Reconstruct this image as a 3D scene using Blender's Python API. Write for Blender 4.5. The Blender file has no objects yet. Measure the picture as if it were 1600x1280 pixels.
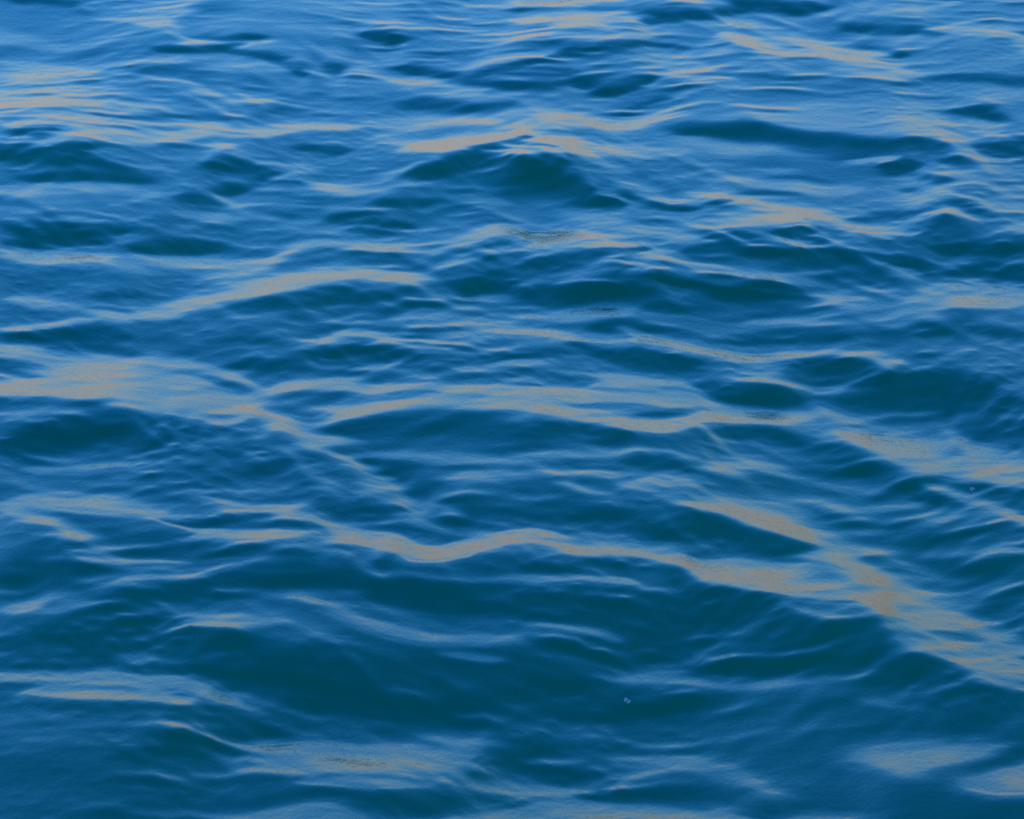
import bpy, math
import numpy as np

# ------------------------------------------------------------------ camera
CAM_H = 5.9                     # metres above mean sea level (deck of a small boat)
PITCH = math.radians(25.0)      # looking down at the sea
HFOV = math.radians(17.0)
scene = bpy.context.scene
cam_data = bpy.data.cameras.new('camera')
cam_data.sensor_width = 36.0
cam_data.lens = 18.0 / math.tan(HFOV / 2)
cam_data.clip_start = 0.05
cam_data.clip_end = 12000.0
cam = bpy.data.objects.new('camera', cam_data)
scene.collection.objects.link(cam)
cam.location = (0.0, 0.0, CAM_H)
cam.rotation_euler = (math.pi / 2 - PITCH, 0.0, 0.0)
scene.camera = cam

# ------------------------------------------------------------------ sky and sun
SUN_ELEV = math.radians(9.0)
SUN_AZ = math.radians(152.0)     # clockwise from the view direction (+Y): low behind the right shoulder
world = bpy.data.worlds.new('World')
scene.world = world
world.use_nodes = True
wn = world.node_tree.nodes; wl = world.node_tree.links
wn.clear()
sky = wn.new('ShaderNodeTexSky')
sky.sky_type = 'NISHITA'
sky.sun_disc = False
sky.sun_elevation = SUN_ELEV
sky.sun_rotation = SUN_AZ
sky.altitude = 0.0
sky.air_density = 2.5
sky.dust_density = 0.2
sky.ozone_density = 10.0
bg = wn.new('ShaderNodeBackground')
bg.inputs['Strength'].default_value = 0.15
wo = wn.new('ShaderNodeOutputWorld')
tint = wn.new('ShaderNodeVectorMath'); tint.operation = 'MULTIPLY'      # a rosy, clear evening
tint.inputs[1].default_value = (1.11, 0.855, 1.16)
wl.new(sky.outputs['Color'], tint.inputs[0])
sat = wn.new('ShaderNodeHueSaturation'); sat.inputs['Saturation'].default_value = 1.07      # washed-clean air
wl.new(tint.outputs['Vector'], sat.inputs['Color'])
wl.new(sat.outputs['Color'], bg.inputs['Color'])
wl.new(bg.outputs['Background'], wo.inputs['Surface'])

sun_data = bpy.data.lights.new('sun', 'SUN')
sun_data.energy = 0.06
sun_data.angle = math.radians(1.0)
sun_data.color = (1.0, 0.80, 0.60)
sun = bpy.data.objects.new('sun', sun_data)
scene.collection.objects.link(sun)
# the lamp shines along its -Z
from mathutils import Vector
sdir = Vector((math.sin(SUN_AZ) * math.cos(SUN_ELEV), math.cos(SUN_AZ) * math.cos(SUN_ELEV), math.sin(SUN_ELEV)))
sun.rotation_euler = sdir.to_track_quat('Z', 'Y').to_euler()
sun.location = sdir * 60

scene.view_settings.view_transform = 'Standard'
scene.view_settings.look = 'None'
scene.view_settings.gamma = 1.0
scene.view_settings.use_curve_mapping = False
scene.cycles.filter_width = 2.1
scene.cycles.use_denoising = False
scene.view_settings.exposure = 3.18

# ------------------------------------------------------------------ the sea
# 1. a chart of the swell: crests, backs and faces as lines (u, v) on a 1600 x 1280
#    chart of the water in view; tone > 0 = the back of a wave, sloping away,
#    tone < 0 = the face of a wave, sloping towards the boat.
#    (tone, half width above, half width below, points)
STROKES = [
 # ---- broad faces
 (-1.0, 18, 14, [(0,240),(100,238),(170,258)]), (-.9, 9, 8, [(60,280),(200,276)]),
 (-.8, 8, 7, [(0,196),(50,202),(100,208)]),
 (-.9, 12, 10, [(345,250),(425,262),(465,282)]), (-1., 12, 10, [(350,297),(380,297)]),
 (-.9, 9, 9, [(275,312),(345,322)]), (-.8, 8, 8, [(0,312),(30,318)]),
 (-1.0, 11, 11, [(15,362),(100,364),(185,360)]), (-.9, 9, 9, [(0,382),(160,377)]),
 (-1.0, 10, 9, [(210,390),(315,388)]), (-.9, 7, 6, [(470,240),(515,246)]),
 (-.8, 7, 6, [(610,310),(668,315)]), (-.8, 9, 8, [(530,340),(620,348)]), (-.6, 6, 6, [(435,335),(455,338)]),
 (-.55, 14, 12, [(370,468),(450,474),(560,480),(640,474)]),
 (-1., 10, 9, [(20,528),(110,530),(190,530)]), (-.6, 9, 9, [(60,550),(220,560)]),
 (-.8, 6, 6, [(380,526),(428,530)]), (-1., 9, 8, [(345,574),(420,572),(495,566)]),
 (-1., 9, 9, [(490,552),(560,548),(635,556)]), (-.6, 7, 7, [(170,465),(212,460)]),
 (-1.0, 14, 12, [(735,452),(765,440),(810,448)]), (-.8, 6, 8, [(735,400),(765,388),(795,400)]),
 (-1.1, 16, 16, [(650,272),(720,268),(800,262),(850,285),(905,305),(950,322)]),
 (-1.2, 9, 10, [(740,256),(780,246),(815,232)]), (-1.2, 7, 9, [(815,231),(850,246),(890,264)]), (.5, 8, 5, [(700,243),(760,236),(812,222)]), (.5, 8, 5, [(818,222),(860,238),(905,262),(950,280)]), (-.8, 6, 6, [(940,290),(1000,308),(1075,326)]),
 (-1.1, 17, 15, [(1100,212),(1200,210),(1300,225),(1380,232),(1455,236)]), (-.8, 14, 10, [(1300,238),(1350,242)]),
 (-1., 12, 11, [(1365,262),(1420,260)]), (-1., 9, 8, [(1445,278),(1482,288)]), (-.9, 8, 7, [(1500,260),(1542,258)]),
 (-1., 20, 18, [(1578,228),(1620,232)]), (-.9, 11, 10, [(1508,172),(1560,178)]), (-.6, 8, 8, [(940,186),(1040,166)]),
 (-.7, 10, 9, [(640,165),(790,168)]), (-.5, 8, 8, [(400,175),(440,176)]), (-.5, 8, 8, [(130,180),(180,188)]),
 (-1.1, 10, 10, [(1425,340),(1470,328),(1530,343)]), (-.9, 6, 6, [(1505,310),(1545,312)]), (-.8, 6, 6, [(1340,346),(1415,345)]),
 (-.7, 5, 5, [(1418,302),(1432,303)]), (-.6, 5, 5, [(1225,287),(1280,285)]), (-.6, 5, 5, [(1090,310),(1140,330)]),
 (-.6, 4, 4, [(1150,312),(1265,312)]),
 (-1., 10, 10, [(1248,376),(1290,392),(1320,410),(1370,417),(1450,427),(1500,447)]),
 (-.7, 5, 5, [(1120,373),(1180,378)]), (-1., 12, 11, [(1080,400),(1150,398),(1215,402)]),
 (-1., 12, 12, [(1050,422),(1120,447),(1225,455)]), (-.9, 8, 8, [(1510,390),(1610,390)]), (-.9, 12, 11, [(1515,425),(1610,428)]),
 (-1., 9, 11, [(860,418),(930,412),(972,398),(985,415)]), (-.9, 12, 12, [(825,460),(925,462)]), (-.6, 6, 6, [(1020,482),(1110,490)]),
 (-.7, 11, 10, [(1380,516),(1450,515),(1520,525),(1610,530)]), (-.6, 10, 10, [(1150,526),(1290,526)]),
 (-.8, 8, 8, [(920,510),(1030,522)]), (-.7, 12, 12, [(920,532),(980,556),(1060,568)]),
 (-1.25, 20, 24, [(1270,582),(1360,580),(1430,595),(1500,612),(1570,625)]), (-.9, 14, 14, [(1080,600),(1160,615),(1250,622)]),
 (-.7, 6, 6, [(838,604),(900,608),(970,614)]),
 (-.9, 12, 10, [(1370,624),(1480,628),(1610,632)]),
 (-1.2, 24, 26, [(0,690),(100,678),(180,670),(245,690)]), (-.7, 18, 18, [(300,672),(350,702),(450,738)]),
 (-.9, 18, 18, [(552,722),(650,770),(725,805)]), (-.95, 16, 16, [(545,676),(640,668),(760,664),(810,668)]),
 (-.7, 7, 7, [(318,800),(382,803)]), (-.5, 8, 8, [(510,795),(600,812)]), (-.5, 10, 10, [(300,855),(450,856)]),
 (-.8, 10, 12, [(570,868),(620,880)]),
 (-1.1, 28, 26, [(0,905),(80,890),(140,890)]), (-1., 18, 18, [(190,938),(300,922),(420,908),(550,905)]),
 (-1.0, 28, 28, [(100,992),(250,985),(350,1000),(450,1010)]), (-1.3, 36, 36, [(350,1052),(500,1052),(700,1062),(900,1062)]),
 (-1.3, 22, 24, [(610,920),(720,932),(850,932)]), (-.9, 6, 5, [(15,1106),(140,1108)]), (-.6, 12, 12, [(0,1012),(150,1034),(300,1042)]),
 (-1.2, 15, 15, [(838,676),(880,664),(945,680)]), (-.8, 8, 8, [(1000,716),(1092,722)]),
 (-1., 10, 10, [(1130,678),(1200,685),(1280,700)]), (-1.1, 12, 12, [(1290,724),(1350,737)]), (-1., 10, 10, [(1375,754),(1450,786),(1505,808)]),
 (-1., 18, 18, [(1515,672),(1610,670)]), (-.9, 9, 9, [(1490,766),(1560,766)]),
 (-1.2, 20, 20, [(1010,830),(1080,820),(1160,832),(1245,855)]), (-.6, 14, 14, [(830,800),(900,810),(980,808)]), (-.7, 10, 10, [(820,762),(860,770)]),
 (-1.2, 10, 14, [(1040,892),(1100,917),(1145,932)]), (-.8, 8, 8, [(830,885),(990,885)]),
 (-1.25, 26, 26, [(800,948),(900,952),(1000,962),(1120,957),(1200,980),(1300,992),(1380,985)]),
 (-1.15, 28, 28, [(900,1004),(1100,1022),(1300,1032),(1450,1062)]), (-.6, 8, 8, [(1420,882),(1500,884),(1600,905)]),
 (-1., 8, 8, [(1375,968),(1425,992),(1478,1018)]), (-.9, 10, 10, [(1380,1015),(1450,1044),(1520,1080)]),
 (-1.2, 18, 18, [(500,1104),(800,1106),(1100,1102)]),
 # ---- pale backs
 (.9, 5, 4, [(812,244),(860,264),(900,277),(930,300),(990,326)]), (1.2, 6, 5, [(975,420),(1000,440),(1030,460),(1100,482)]),
 (.9, 7, 5, [(800,487),(900,488),(1000,490)]), (1., 20, 18, [(1280,462),(1300,488),(1400,492),(1500,468),(1610,470)]),
 (.8, 4, 4, [(210,655),(270,702)]), (.7, 4, 4, [(320,665),(390,716)]), (1., 7, 6, [(540,726),(575,760),(625,795),(700,822)]),
 (.6, 7, 6, [(575,715),(690,722),(800,720)]), (.8, 8, 7, [(85,945),(0,958)]), (.9, 6, 5, [(550,860),(575,885),(612,896)]),
 (.75, 12, 10, [(450,940),(525,960),(600,980),(675,1000),(750,1006),(800,996)]), (.6, 7, 7, [(675,1030),(770,1036)]),
 (.5, 8, 8, [(260,970),(340,975),(425,977)]), (.3, 8, 8, [(195,1026),(245,1033)]),
 (.9, 12, 10, [(0,1060),(100,1066),(200,1062),(280,1067),(330,1080),(380,1100),(412,1114)]),
 (1., 7, 6, [(1480,660),(1510,692),(1610,712)]), (.9, 5, 4, [(820,975),(875,978),(950,992),(988,1003)]),
 (.6, 10, 9, [(1000,1060),(1150,1066),(1275,1066)]), (.6, 6, 6, [(1340,1105),(1402,1113)]), (1., 10, 9, [(1435,810),(1540,812)]),
 (.8, 8, 8, [(830,712),(960,708)]), (1.2, 6, 5, [(1188,945),(1235,960),(1300,966),(1362,960)]),
 (.45, 18, 18, [(1180,180),(1300,180),(1420,190),(1480,215)]), (.8, 12, 12, [(840,180),(960,200),(1060,190)]),
 (.8, 9, 9, [(0,395),(100,405),(250,415),(380,410)]), (.6, 8, 8, [(1000,740),(1120,752)]), (.7, 6, 6, [(480,290),(560,298),(640,285)]),
 (.6, 6, 6, [(20,300),(150,298),(260,300)]), (.7, 8, 8, [(560,190),(640,195),(760,195)]), (.5, 8, 8, [(620,500),(760,500),(900,490)]),
 (.7, 8, 8, [(1500,190),(1580,200)]), (.7, 9, 9, [(1100,300),(1200,298),(1330,300)]), (.6, 7, 7, [(700,750),(780,742),(840,745)]),
 # ---- strong backs that mirror the horizon
 (2.7, 28, 18, [(-60,172),(-40,170),(0,168),(60,166),(110,188),(150,206)]), (1.7, 9, 7, [(145,207),(200,213),(270,212),(330,202)]),
 (1.2, 7, 6, [(300,203),(380,206),(450,206),(535,202)]), (1.2, 5, 5, [(335,225),(370,226)]),
 (1.2, 9, 7, [(600,215),(680,238),(740,240),(792,230)]),
 (1.1, 9, 7, [(300,430),(380,420),(450,398),(510,382),(600,390),(690,384),(740,367),(768,360)]),
 (2.1, 9, 6, [(190,494),(275,488),(320,470),(380,454),(450,448),(550,443),(660,438)]),
 (1.2, 8, 7, [(0,466),(50,476),(125,495),(185,500)]), (1.1, 5, 4, [(0,511),(110,510)]),
 (1.4, 6, 5, [(465,536),(530,526),(580,523),(640,535),(705,541)]), (1., 5, 5, [(700,575),(800,566)]),
 (1.9, 8, 7, [(0,542),(50,562),(115,582),(200,582),(250,566),(300,570),(350,592),(400,622)]),
 (2.4, 14, 12, [(0,600),(100,606),(200,610),(300,626),(400,638)]), (2.5, 12, 12, [(110,598),(200,596),(270,598)]),
 (1.7, 8, 6, [(418,616),(460,606),(530,596),(578,610)]), (1.9, 12, 8, [(200,632),(300,646),(350,656),(405,648)]),
 (2., 9, 7, [(408,646),(450,675),(500,697),(542,722)]),
 (1.9, 11, 7, [(490,668),(530,647),(600,638),(700,630),(800,632),(875,642),(975,660),(1040,660),(1100,652),(1200,660),(1275,660),(1312,646)]),
 (1.7, 10, 7, [(575,612),(690,614),(800,618),(950,624),(1100,636)]),
 (1.6, 7, 6, [(770,566),(850,566),(900,576),(965,592),(1025,608),(1085,624)]),
 (1.6, 11, 6, [(768,364),(800,370),(865,380),(962,392)]),
 (1.05, 16, 14, [(905,340),(1000,350),(1080,360),(1150,350),(1250,355)]), (1.05, 9, 8, [(895,245),(925,262),(975,290),(1040,312)]),
 (.9, 9, 9, [(960,240),(1040,238)]), (1.1, 5, 5, [(988,386),(1012,405),(1060,418),(1112,421)]),
 (1.2, 9, 8, [(1340,375),(1415,378)]), (1., 6, 6, [(1350,400),(1450,402)]), (1.2, 9, 8, [(1218,434),(1250,440)]),
 (1.15, 6, 5, [(1180,500),(1300,501)]),
 (1.5, 5, 4, [(975,515),(1015,530),(1060,541),(1110,555),(1170,561),(1250,556),(1320,552),(1365,557),(1428,573)]),
 (1.9, 19, 15, [(1315,668),(1335,684),(1375,696),(1450,720),(1525,736),(1610,744)]),
 (1.7, 7, 5, [(0,785),(20,785),(50,812),(78,836),(112,842)]), (1.1, 13, 11, [(40,772),(125,792),(250,802)]), (1., 5, 5, [(115,857),(178,861)]),
 (1.4, 7, 6, [(318,776),(375,790),(442,790)]), (1.6, 6, 5, [(258,810),(300,830),(350,836),(478,838)]),
 (2., 9, 7, [(458,795),(490,815),(525,830),(575,841),(615,856),(665,866),(715,866),(748,846),(805,838)]),
 (1.35, 5, 4, [(645,895),(700,900),(800,900),(850,905),(925,908),(990,920),(1042,931)]),
 (1.4, 5, 4, [(165,913),(225,902),(300,898),(350,892),(425,876)]), (1.7, 6, 5, [(40,1085),(120,1085),(220,1086),(305,1099)]),
 (1.4, 5, 4, [(968,706),(1010,696),(1060,696),(1098,711)]), (1.3, 5, 4, [(1432,765),(1500,786),(1540,806),(1605,828)]),
 (1.2, 8, 7, [(1135,725),(1185,742)]), (1., 4, 4, [(895,742),(952,740)]), (1., 4, 4, [(1330,830),(1372,832)]),
 (1.6, 6, 4, [(985,752),(1040,770),(1090,792)]), (2., 12, 8, [(1085,790),(1150,800),(1225,816),(1275,845)]),
 (2., 13, 10, [(1270,843),(1325,870),(1365,900)]), (2., 22, 20, [(1360,905),(1400,935),(1450,962),(1500,985)]),
 (2.4, 18, 14, [(1495,985),(1550,1015),(1605,1040)]),
 (1.9, 8, 6, [(805,837),(850,846),(910,866),(965,869),(1010,869),(1050,880),(1100,893),(1150,915),(1180,926)]),
 (1.9, 18, 16, [(1130,898),(1200,910),(1280,914),(1360,915)]),
 (1.2, 6, 5, [(1370,890),(1430,896),(1482,906)]), (1.4, 6, 5, [(1435,870),(1500,866),(1560,865),(1610,868)]),
 (1.3, 6, 5, [(1500,960),(1550,970),(1605,986)]), (2.2, 13, 9, [(1418,1005),(1465,1026),(1525,1050),(1562,1061),(1610,1084)]),
 # ---- small faces inside the pale backs
 (-.3, 5, 5, [(430,642),(510,642)]), (-.5, 5, 5, [(312,600),(368,609)]), (-.5, 5, 5, [(1008,645),(1072,645)]),
 (-.4, 4, 4, [(0,578),(60,590)]), (-.1, 4, 4, [(1215,946),(1310,950)]), (-.2, 4, 4, [(1490,985),(1560,1000)]),
 # ---- fine combed streaks across the faces
 (.9, 4, 4, [(0,215),(80,216),(155,222)]), (.8, 4, 4, [(140,235),(185,255),(240,260),(285,276)]), (.8, 4, 4, [(340,305),(375,325),(402,346)]),
 (1.1, 5, 4, [(388,240),(440,265),(490,290),(568,300)]), (.6, 5, 5, [(0,291),(165,295)]), (.6, 4, 4, [(175,320),(240,290)]),
 (.8, 4, 4, [(0,325),(78,333)]), (.7, 4, 4, [(100,345),(228,345)]), (.6, 5, 5, [(275,360),(350,340)]), (.7, 5, 5, [(590,280),(652,255)]),
 (.8, 6, 6, [(725,305),(792,326)]), (.9, 4, 3, [(1330,255),(1392,245)]), (.9, 4, 3, [(1438,269),(1492,286)]),
 (1.0, 5, 4, [(1350,420),(1450,440),(1497,465),(1578,486)]), (.8, 4, 4, [(1290,375),(1340,400)]), (.7, 4, 4, [(1040,275),(1130,270),(1220,272)]),
 (.7, 3, 3, [(235,650),(300,695),(352,736)]), (.7, 3, 3, [(280,656),(346,706)]), (.7, 3, 3, [(370,666),(430,706),(482,736)]),
 (.8, 4, 3, [(420,700),(500,745),(562,786)]), (.6, 4, 4, [(562,742),(640,776),(722,800)]), (.8, 3, 3, [(478,860),(520,886)]), (.7, 3, 3, [(500,855),(542,886)]),
 (.6, 5, 5, [(20,640),(90,640),(160,645)]), (.6, 5, 5, [(40,725),(140,735),(230,728)]), (.7, 5, 5, [(130,870),(210,880),(290,872)]),
 (.7, 5, 5, [(700,520),(800,515),(880,520)]), (.6, 5, 5, [(590,575),(680,590)]), (.6, 5, 5, [(860,740),(900,765),(960,775)]), (.6, 5, 5, [(1190,730),(1260,755),(1340,770)]),
 (.7, 5, 5, [(1240,785),(1330,795),(1420,790)]), (.6, 5, 5, [(1080,640),(1180,640)]), (.7, 4, 4, [(760,255),(800,262),(850,280)]),
]
# the chart of the unseen margins goes on in the same manner, from a fixed seed
rng = np.random.default_rng(7)
for v_lo, v_hi, n in ((-120, 135, 60), (1135, 1420, 40)):
    for _ in range(n):
        v = rng.uniform(v_lo, v_hi); u = rng.uniform(-60, 1600); L = rng.uniform(90, 330) * (0.7 + v / 1600)
        tn = rng.choice([-1.1, -.9, -.7, .6, 1., 1.5, 1.9]); w = rng.uniform(5, 13) * (0.8 + v / 1100)
        dr = rng.uniform(-.12, .28); cv = rng.uniform(-.1, .1)
        STROKES.append((tn, w, w * .8, [(u + L * t, v + dr * L * t + cv * L * math.sin(t * 3.1)) for t in (0, .25, .5, .75, 1)]))

CW, CH, CU, CV = 960, 860, -160, -220          # chart raster: half resolution, with margins
def chart():
    uu, vv = np.meshgrid(CU + 2 * np.arange(CW), CV + 2 * np.arange(CH))
    T = 0.10 - 0.55 * np.clip((vv - 300) / 900, -.4, 1.2)
    for tone, wu, wd, pts in STROKES:
        P = np.array(pts, float)
        if .3 < tone <= 1.3 and P[:, 1].mean() < 920: tone, wu, wd = tone + .25, wu * 1.2, wd * 1.2
        if tone > .85 and P[:, 0].mean() > 880 and P[:, 1].mean() < 520: tone -= .3
        if tone > 1.45: wu, wd = wu * 1.65, wd * 1.35
        if tone < -.5 and P[:, 1].mean() < 500: tone, wu, wd = tone * 1.05, wu * 1.1, wd * 1.1
        r = max(wu, wd) * 2.6
        u0 = int(max(0, (P[:, 0].min() - r * 2 - CU) / 2)); u1 = int(min(CW, (P[:, 0].max() + r * 2 - CU) / 2))
        v0 = int(max(0, (P[:, 1].min() - r - CV) / 2)); v1 = int(min(CH, (P[:, 1].max() + r - CV) / 2))
        if u1 <= u0 or v1 <= v0: continue
        U = uu[v0:v1, u0:u1].astype(float); V = vv[v0:v1, u0:u1].astype(float)
        if U.size == 0: continue
        best = np.full(U.shape, 1e9); above = np.zeros(U.shape, bool)
        Ltot = np.hypot(*np.diff(P, axis=0).T).sum()
        acc = 0.
        for a, b in zip(P[:-1], P[1:]):
            d = b - a; l2 = float(d @ d) + 1e-9; seg = math.sqrt(l2)
            t = np.clip(((U - a[0]) * d[0] + (V - a[1]) * d[1]) / l2, 0, 1)
            dx = (U - a[0] - t * d[0]) * .45; dy = V - a[1] - t * d[1]
            s = (acc + t * seg) / Ltot
            taper = 0.35 + 0.65 * np.sqrt(np.clip(np.sin(np.pi * (0.04 + .92 * s)), 0, 1))
            w = np.where(dy < 0, wu, wd) * taper
            dd = np.hypot(dx, dy) / w; above = np.where(dd < best, dy < 0, above); best = np.minimum(best, dd)
            acc += seg
        # a back ends sharply at its crest (lower edge), a face fades out
        al = np.where(above, np.clip((1.9 - best) / 1.5, 0, 1), np.clip((1.45 - best) / 0.7, 0, 1)) if tone > 0 else np.clip((1.85 - best) / 1.5, 0, 1); al = al * al * (3 - 2 * al)
        T[v0:v1, u0:u1] += (tone - T[v0:v1, u0:u1]) * al
    return T

def sample(A, fx, fy):
    fx = np.clip(fx, 0, A.shape[1] - 1.001); fy = np.clip(fy, 0, A.shape[0] - 1.001)
    ix = fx.astype(int); iy = fy.astype(int); tx = fx - ix; ty = fy - iy
    return (A[iy, ix] * (1 - tx) + A[iy, ix + 1] * tx) * (1 - ty) + (A[iy + 1, ix] * (1 - tx) + A[iy + 1, ix + 1] * tx) * ty

# 2. the chart laid on the sea: slopes towards the boat, integrated to heights
DX, DY = 0.0095, 0.0125
X0, X1, Y0, Y1 = -4.6, 4.6, 7.6, 21.4
xs = np.arange(X0, X1 + 1e-6, DX); ys = np.arange(Y0, Y1 + 1e-6, DY)
XX, YY = np.meshgrid(xs, ys)
FPX = 800.0 / math.tan(HFOV / 2)
def to_chart(x, y, z):
    zz = z - CAM_H
    dep = y * math.cos(PITCH) - zz * math.sin(PITCH)
    up = y * math.sin(PITCH) + zz * math.cos(PITCH)
    return 800 + FPX * x / dep, 640 - FPX * up / dep

E_PTS = ([-1.4, -1., -.5, 0., .6, 1., 1.5, 2.], [59, 48, 36, 24, 15.5, 11.5, 7.4, 5.4])   # mirrored elevation per tone
def slopes(T, Z):
    u, v = to_chart(XX, YY, Z)
    t = sample(T, (u + WU - CU) / 2, (v + WV - CV) / 2)
    t = t - 1.0 * np.clip((t - .7) / .8, 0, 1) * STREAK
    e = np.interp(t, *E_PTS)
    d = np.degrees(np.arctan2(CAM_H, np.hypot(XX, YY)))
    s = np.tan(np.radians(np.clip((d - e) / 2, -20, 17)))
    edge = np.clip(np.minimum(u + 150, 1750 - u) / 120, 0, 1) * np.clip(np.minimum(v + 200, 1480 - v) / 120, 0, 1)
    return -s * edge

def integrate(q, keep=False):
    q = q if keep else q - q.mean()
    # take out the slow trend along each distance
    ny, nx = q.shape
    py, px = 200, 120
    qp = np.pad(q, ((py, py), (px, px)), mode='reflect') * 1.0
    win = np.ones(qp.shape)
    ry = np.sin(np.linspace(0, math.pi / 2, py)) ** 2; rx = np.sin(np.linspace(0, math.pi / 2, px)) ** 2
    win[:py] *= ry[:, None]; win[-py:] *= ry[::-1, None]; win[:, :px] *= rx; win[:, -px:] *= rx[::-1]
    Q = np.fft.rfft2(qp * win)
    ky = 2 * math.pi * np.fft.fftfreq(qp.shape[0], DY)[:, None]; kx = 2 * math.pi * np.fft.rfftfreq(qp.shape[1], DX)[None, :]
    Z = Q * (-1j * ky) / (ky ** 2 + 0.02 * kx ** 2 + (2 * math.pi / 10.0) ** 2) * np.exp(-(kx * 0.013) ** 2 - (ky * 0.010) ** 2)
    return np.fft.irfft2(Z, s=qp.shape)[py:py + ny, px:px + nx]

def ripples(X, Y, seed, n, l0, l1, slope, spread, mean):
    r = np.random.default_rng(seed)
    out = np.zeros(np.broadcast(X, Y).shape)
    for i in range(n):
        lam = l0 * (l1 / l0) ** r.uniform()
        th = mean + r.normal() * spread
        k = 2 * math.pi / lam
        out += slope * math.sqrt(2.0 / n) / k * np.cos(k * (math.sin(th) * X + math.cos(th) * Y) + r.uniform(0, 2 * math.pi))
    return out
# crests are never ruled lines: let them wander a little
WU = ripples(XX, YY, 31, 16, 0.3, 1.4, 1.0, 3.0, 0.0); WU *= 13 / WU.std()
wf = ripples(XX * .22, YY, 33, 26, 0.05, 0.35, 1.0, 0.35, 0.0); WU += wf * (10 / wf.std())     # streaky, wind-combed ends
WV = ripples(XX, YY * .5, 32, 24, 0.15, 1.0, 1.0, 3.0, 0.0); WV *= 4.0 / WV.std()
sf = ripples(XX * .35, YY, 34, 30, 0.05, 0.40, 1.0, 0.5, 0.1) ; sf /= sf.std()
sg = ripples(XX, YY * .6, 35, 20, 0.25, 0.9, 1.0, 3.0, 0.1) ; sg /= sg.std()
STREAK = np.clip((sf * .8 + sg * .65 - .35) / 1.4, 0, 1)          # wind-roughened gaps in the smooth backs
T = chart()
Z = np.zeros_like(XX)
for it in range(9):
    Zn = integrate(slopes(T, Z))
    Z = Zn if it == 0 else 0.5 * Z + 0.5 * Zn

# 3. wind ripples: a directional spectrum of short waves
wx = XX + 0.10 * np.sin(1.3 * YY + .7 * XX); wy = YY + 0.12 * np.sin(1.1 * XX + 1.0) + .08 * np.sin(2.3 * XX - .6 * YY)
def patches(seed, n, l0, l1):
    f = ripples(XX, YY * .8, seed, n, l0, l1, 1.0, 3.0, 0.0); f /= f.std()
    return 1 / (1 + np.exp(-1.8 * f))
def cusped(r):                     # crests sharper than troughs
    sd = r.std(); return r + 0.35 * (r * r / sd - sd)
# the steep lee has its ripples damped, so its sky reflection stays whole
tilt = np.degrees(np.arctan(-np.gradient(Z, DY, axis=0))); dep = np.degrees(np.arctan2(CAM_H, np.hypot(XX, YY)))
back_slope = np.clip((tilt - 3.5) / 4.0, 0, 1); back_slope = back_slope * back_slope * (3 - 2 * back_slope)
face = np.clip(-tilt / 8, 0, 1)
calm = (1 - 0.6 * back_slope) * (1 + 0.8 * face) * (1 - 0.30 * np.clip((YY - 11.5) / 5, 0, 1))
R = cusped(ripples(wx, wy, 3, 30, 0.30, 1.00, 0.036, 0.40, 0.12)) * (0.4 + patches(21, 14, 1.5, 4))
R += cusped(ripples(wx, wy, 4, 26, 0.09, 0.28, 0.036, 0.28, 0.05)) * (0.15 + 1.2 * patches(22, 16, 0.8, 2.5))
R += cusped(ripples(wx, wy, 5, 18, 0.12, 0.30, 0.036, 0.18, 0.85)) * patches(23, 16, 0.8, 3.0) ** 2
R += ripples(wx, wy, 6, 16, 0.10, 0.25, 0.036, 0.2, -0.7) * patches(24, 16, 0.8, 3.0) ** 2
R += cusped(ripples(wx, wy, 8, 30, 0.05, 0.12, 0.034, 0.5, 0.25)) * np.clip((22 - YY) / 8, 0, 1) * patches(25, 16, 0.5, 2.0)
Z += R * calm
# the few steep pointed crests where two wave trains meet
for pu, pv, h, wl_, wr_, wy_ in ((815, 228, .11, .26, .42, .22), (972, 393, .06, .22, .20, .16),
                                 (1478, 324, .08, .20, .24, .20), (1252, 373, .08, .18, .30, .20)):
    a_ = PITCH + math.atan((pv - 640) / FPX); y0 = (CAM_H - h) / math.tan(a_)
    x0 = (pu - 800) / FPX * (y0 * math.cos(PITCH) + (CAM_H - h) * math.sin(PITCH))
    du = (XX - x0) / np.where(XX < x0, wl_, wr_); dv = (YY - y0) / np.where(YY < y0, wy_, wy_ * 1.3)
    Z += h * np.exp(-np.sqrt(du * du + dv * dv + .004))
# backs flattened where their reflection would dip too near the horizon
def mirrored(Z):                   # elevation of the sky each spot mirrors towards the boat
    zy, zx = np.gradient(Z, DY, DX)
    nn = 1 / np.sqrt(1 + zx * zx + zy * zy)
    vx, vy, vz = XX, YY, Z - CAM_H
    vl = 1 / np.sqrt(vx * vx + vy * vy + vz * vz)
    dn = (-vx * zx - vy * zy + vz) * nn * vl
    return np.degrees(np.arcsin(np.clip(vz * vl - 2 * dn * nn, -1, 1)))
for _ in range(7):
    ex_ = np.tan(np.radians(np.clip((4.9 - mirrored(Z)) / 2, 0, 4.5)))
    Z += integrate(ex_, keep=True)
print('mirrored elevation percentiles', np.percentile(mirrored(Z)[:, 200:-200], [.3, 1, 5, 15, 30, 50, 70, 85, 95]).round(1))

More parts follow.
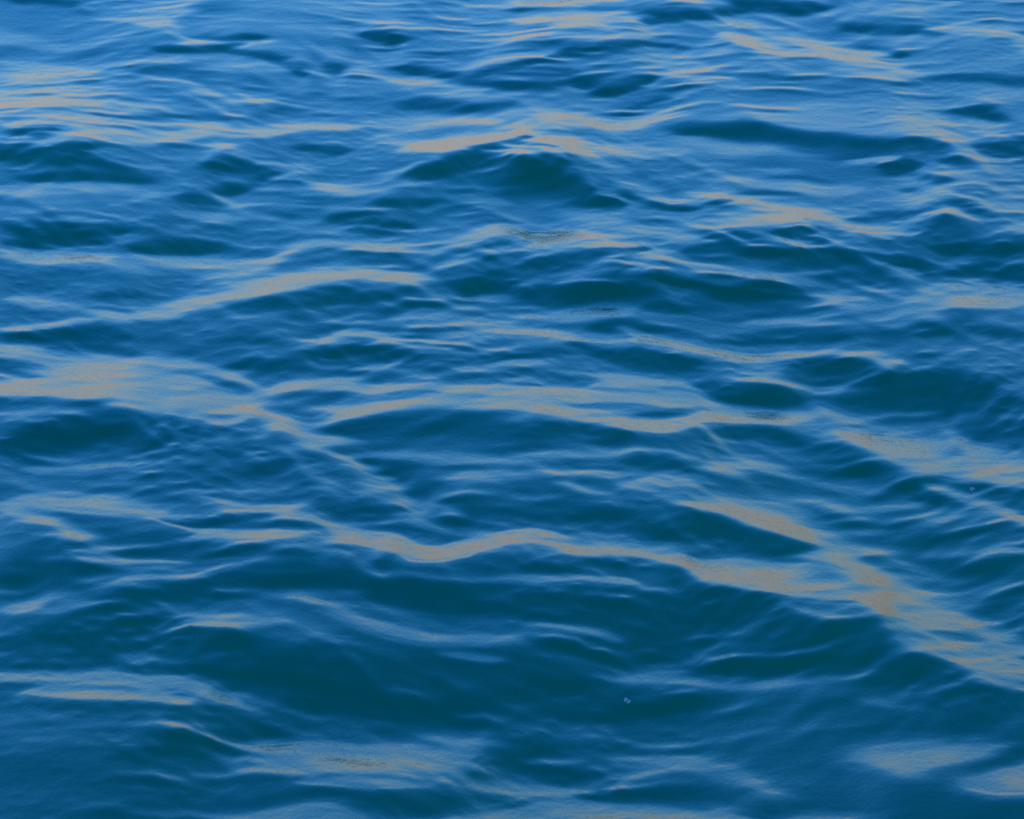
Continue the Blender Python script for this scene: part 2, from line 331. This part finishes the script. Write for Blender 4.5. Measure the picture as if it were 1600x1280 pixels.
# 4. the sheet: fine where the water is near, ever wider towards the horizon
def widen(v, first, last, grow=1.22):
    a = []; s = first; p = v
    while abs(p) < last:
        s *= grow; p += s; a.append(p)
    return np.array(a)
ex = widen(X1, DX, 6000.0)
xa = np.concatenate([-ex[::-1], xs, ex])
yb = widen(Y1, DY, 9000.0)
yf = widen(0.0, .05, 60.0); yn = Y0 - yf
ya = np.concatenate([yn[::-1], ys, yb])
nx, ny = len(xa), len(ya)
GX, GY = np.meshgrid(xa, ya)
i0 = len(ex); j0 = len(yn)
far = ripples(GX, GY, 9, 20, 1.6, 6.0, 0.07, 0.5, 0.1)
dist = np.maximum(np.maximum(np.abs(GX) - X1, 0), np.maximum(GY - Y1, Y0 - GY)); dist = np.maximum(dist, 0)
GZ = far * np.clip(dist / 3, 0, 1) * np.clip(1.5 - dist / 60, 0, 1)
# carry the edge of the fine field outwards and let it die away
ci = np.clip(np.arange(nx) - i0, 0, len(xs) - 1); cj = np.clip(np.arange(ny) - j0, 0, len(ys) - 1)
GZ += Z[np.ix_(cj, ci)] * np.exp(-(dist / 1.5) ** 2)

def link_mesh(name, verts, faces_flat, nper, mat, smooth=True):
    me = bpy.data.meshes.new(name)
    nv = len(verts); nf = len(faces_flat) // nper
    me.vertices.add(nv); me.vertices.foreach_set('co', np.asarray(verts, np.float32).ravel())
    me.loops.add(nf * nper); me.loops.foreach_set('vertex_index', np.asarray(faces_flat, np.int32))
    me.polygons.add(nf); me.polygons.foreach_set('loop_start', np.arange(0, nf * nper, nper, dtype=np.int32))
    me.update(calc_edges=True)
    me.polygons.foreach_set('use_smooth', np.full(nf, smooth))
    me.validate(); me.update()
    me.materials.append(mat)
    ob = bpy.data.objects.new(name, me)
    scene.collection.objects.link(ob)
    return ob

def water_material():
    m = bpy.data.materials.new('sea_water'); m.use_nodes = True
    nt = m.node_tree; N = nt.nodes; Lk = nt.links
    p = N['Principled BSDF']
    p.inputs['IOR'].default_value = 1.333
    p.inputs['Roughness'].default_value = 0.075
    tc = N.new('ShaderNodeTexCoord')
    # slow drift of the water's own colour (plankton, depth)
    n0 = N.new('ShaderNodeTexNoise'); n0.inputs['Scale'].default_value = 0.25; n0.inputs['Detail'].default_value = 2
    cr = N.new('ShaderNodeMix'); cr.data_type = 'RGBA'
    cr.inputs['A'].default_value = (0.0004, 0.042, 0.024, 1); cr.inputs['B'].default_value = (0.0004, 0.082, 0.026, 1)
    Lk.new(tc.outputs['Object'], n0.inputs['Vector']); Lk.new(n0.outputs['Fac'], cr.inputs['Factor'])
    Lk.new(cr.outputs['Result'], p.inputs['Base Color'])
    # capillary ripples, finer than the mesh
    prev = None
    for sc, dist_, st in (((10, 20, 9), .0018, .5), ((58, 46, 48), .0018, .6)):
        mp = N.new('ShaderNodeMapping'); mp.inputs['Scale'].default_value = sc
        nz = N.new('ShaderNodeTexNoise'); nz.inputs['Scale'].default_value = 1.0; nz.inputs['Detail'].default_value = 3
        nz.inputs['Roughness'].default_value = .55; nz.inputs['Distortion'].default_value = .4
        b = N.new('ShaderNodeBump'); b.inputs['Strength'].default_value = st; b.inputs['Distance'].default_value = dist_
        Lk.new(tc.outputs['Object'], mp.inputs['Vector']); Lk.new(mp.outputs['Vector'], nz.inputs['Vector'])
        Lk.new(nz.outputs['Fac'], b.inputs['Height'])
        if prev: Lk.new(prev.outputs['Normal'], b.inputs['Normal'])
        prev = b
    Lk.new(prev.outputs['Normal'], p.inputs['Normal'])
    return m

idx = np.arange(nx * ny).reshape(ny, nx)
quads = np.stack([idx[:-1, :-1], idx[:-1, 1:], idx[1:, 1:], idx[1:, :-1]], -1).reshape(-1)
sea = link_mesh('sea_water', np.stack([GX, GY, GZ], -1).reshape(-1, 3), quads, 4, water_material())
sea['kind'] = 'structure'
sea['label'] = 'choppy deep blue sea with warm sky light on the wave backs'

# ------------------------------------------------------------------ foam flecks adrift
import bmesh
def foam_material():
    m = bpy.data.materials.new('foam'); m.use_nodes = True
    N = m.node_tree.nodes; p = N['Principled BSDF']
    nz = N.new('ShaderNodeTexNoise'); nz.inputs['Scale'].default_value = 180
    mx = N.new('ShaderNodeMix'); mx.data_type = 'RGBA'
    mx.inputs['A'].default_value = (.05, .14, .12, 1); mx.inputs['B'].default_value = (.10, .22, .19, 1)
    m.node_tree.links.new(nz.outputs['Fac'], mx.inputs['Factor']); m.node_tree.links.new(mx.outputs['Result'], p.inputs['Base Color'])
    p.inputs['Roughness'].default_value = .35
    return m
foam = foam_material()
PU, PV = to_chart(XX, YY, Z)
for u, v, size, seed, label in (
        (980, 1097, .012, 1, 'tiny pale foam fleck on the dark teal water near the bottom edge'),
        (1521, 765, .009, 2, 'tiny pale foam fleck on the dark wave face at the right edge')):
    k = int(np.argmin((PU - u) ** 2 + (PV - v) ** 2)); p0 = (XX.flat[k], YY.flat[k], Z.flat[k])
    r = np.random.default_rng(seed); bm = bmesh.new()
    for i in range(11):                       # a raft of bubbles, half sunk
        a = r.uniform(0, 6.28); d = size * math.sqrt(r.uniform()) * (.2 if i == 0 else 1.0)
        rad = size * r.uniform(.22, .5)
        g = bmesh.ops.create_icosphere(bm, subdivisions=2, radius=rad)['verts']
        bmesh.ops.translate(bm, verts=g, vec=(d * math.cos(a), 1.6 * d * math.sin(a), rad * .25))
    me = bpy.data.meshes.new('foam_fleck'); bm.to_mesh(me); bm.free()
    for f in me.polygons: f.use_smooth = True
    me.materials.append(foam)
    o = bpy.data.objects.new('foam_fleck', me); scene.collection.objects.link(o); o.location = p0
    o['label'] = label; o['category'] = 'foam'; o['group'] = 'foam flecks adrift on the sea'
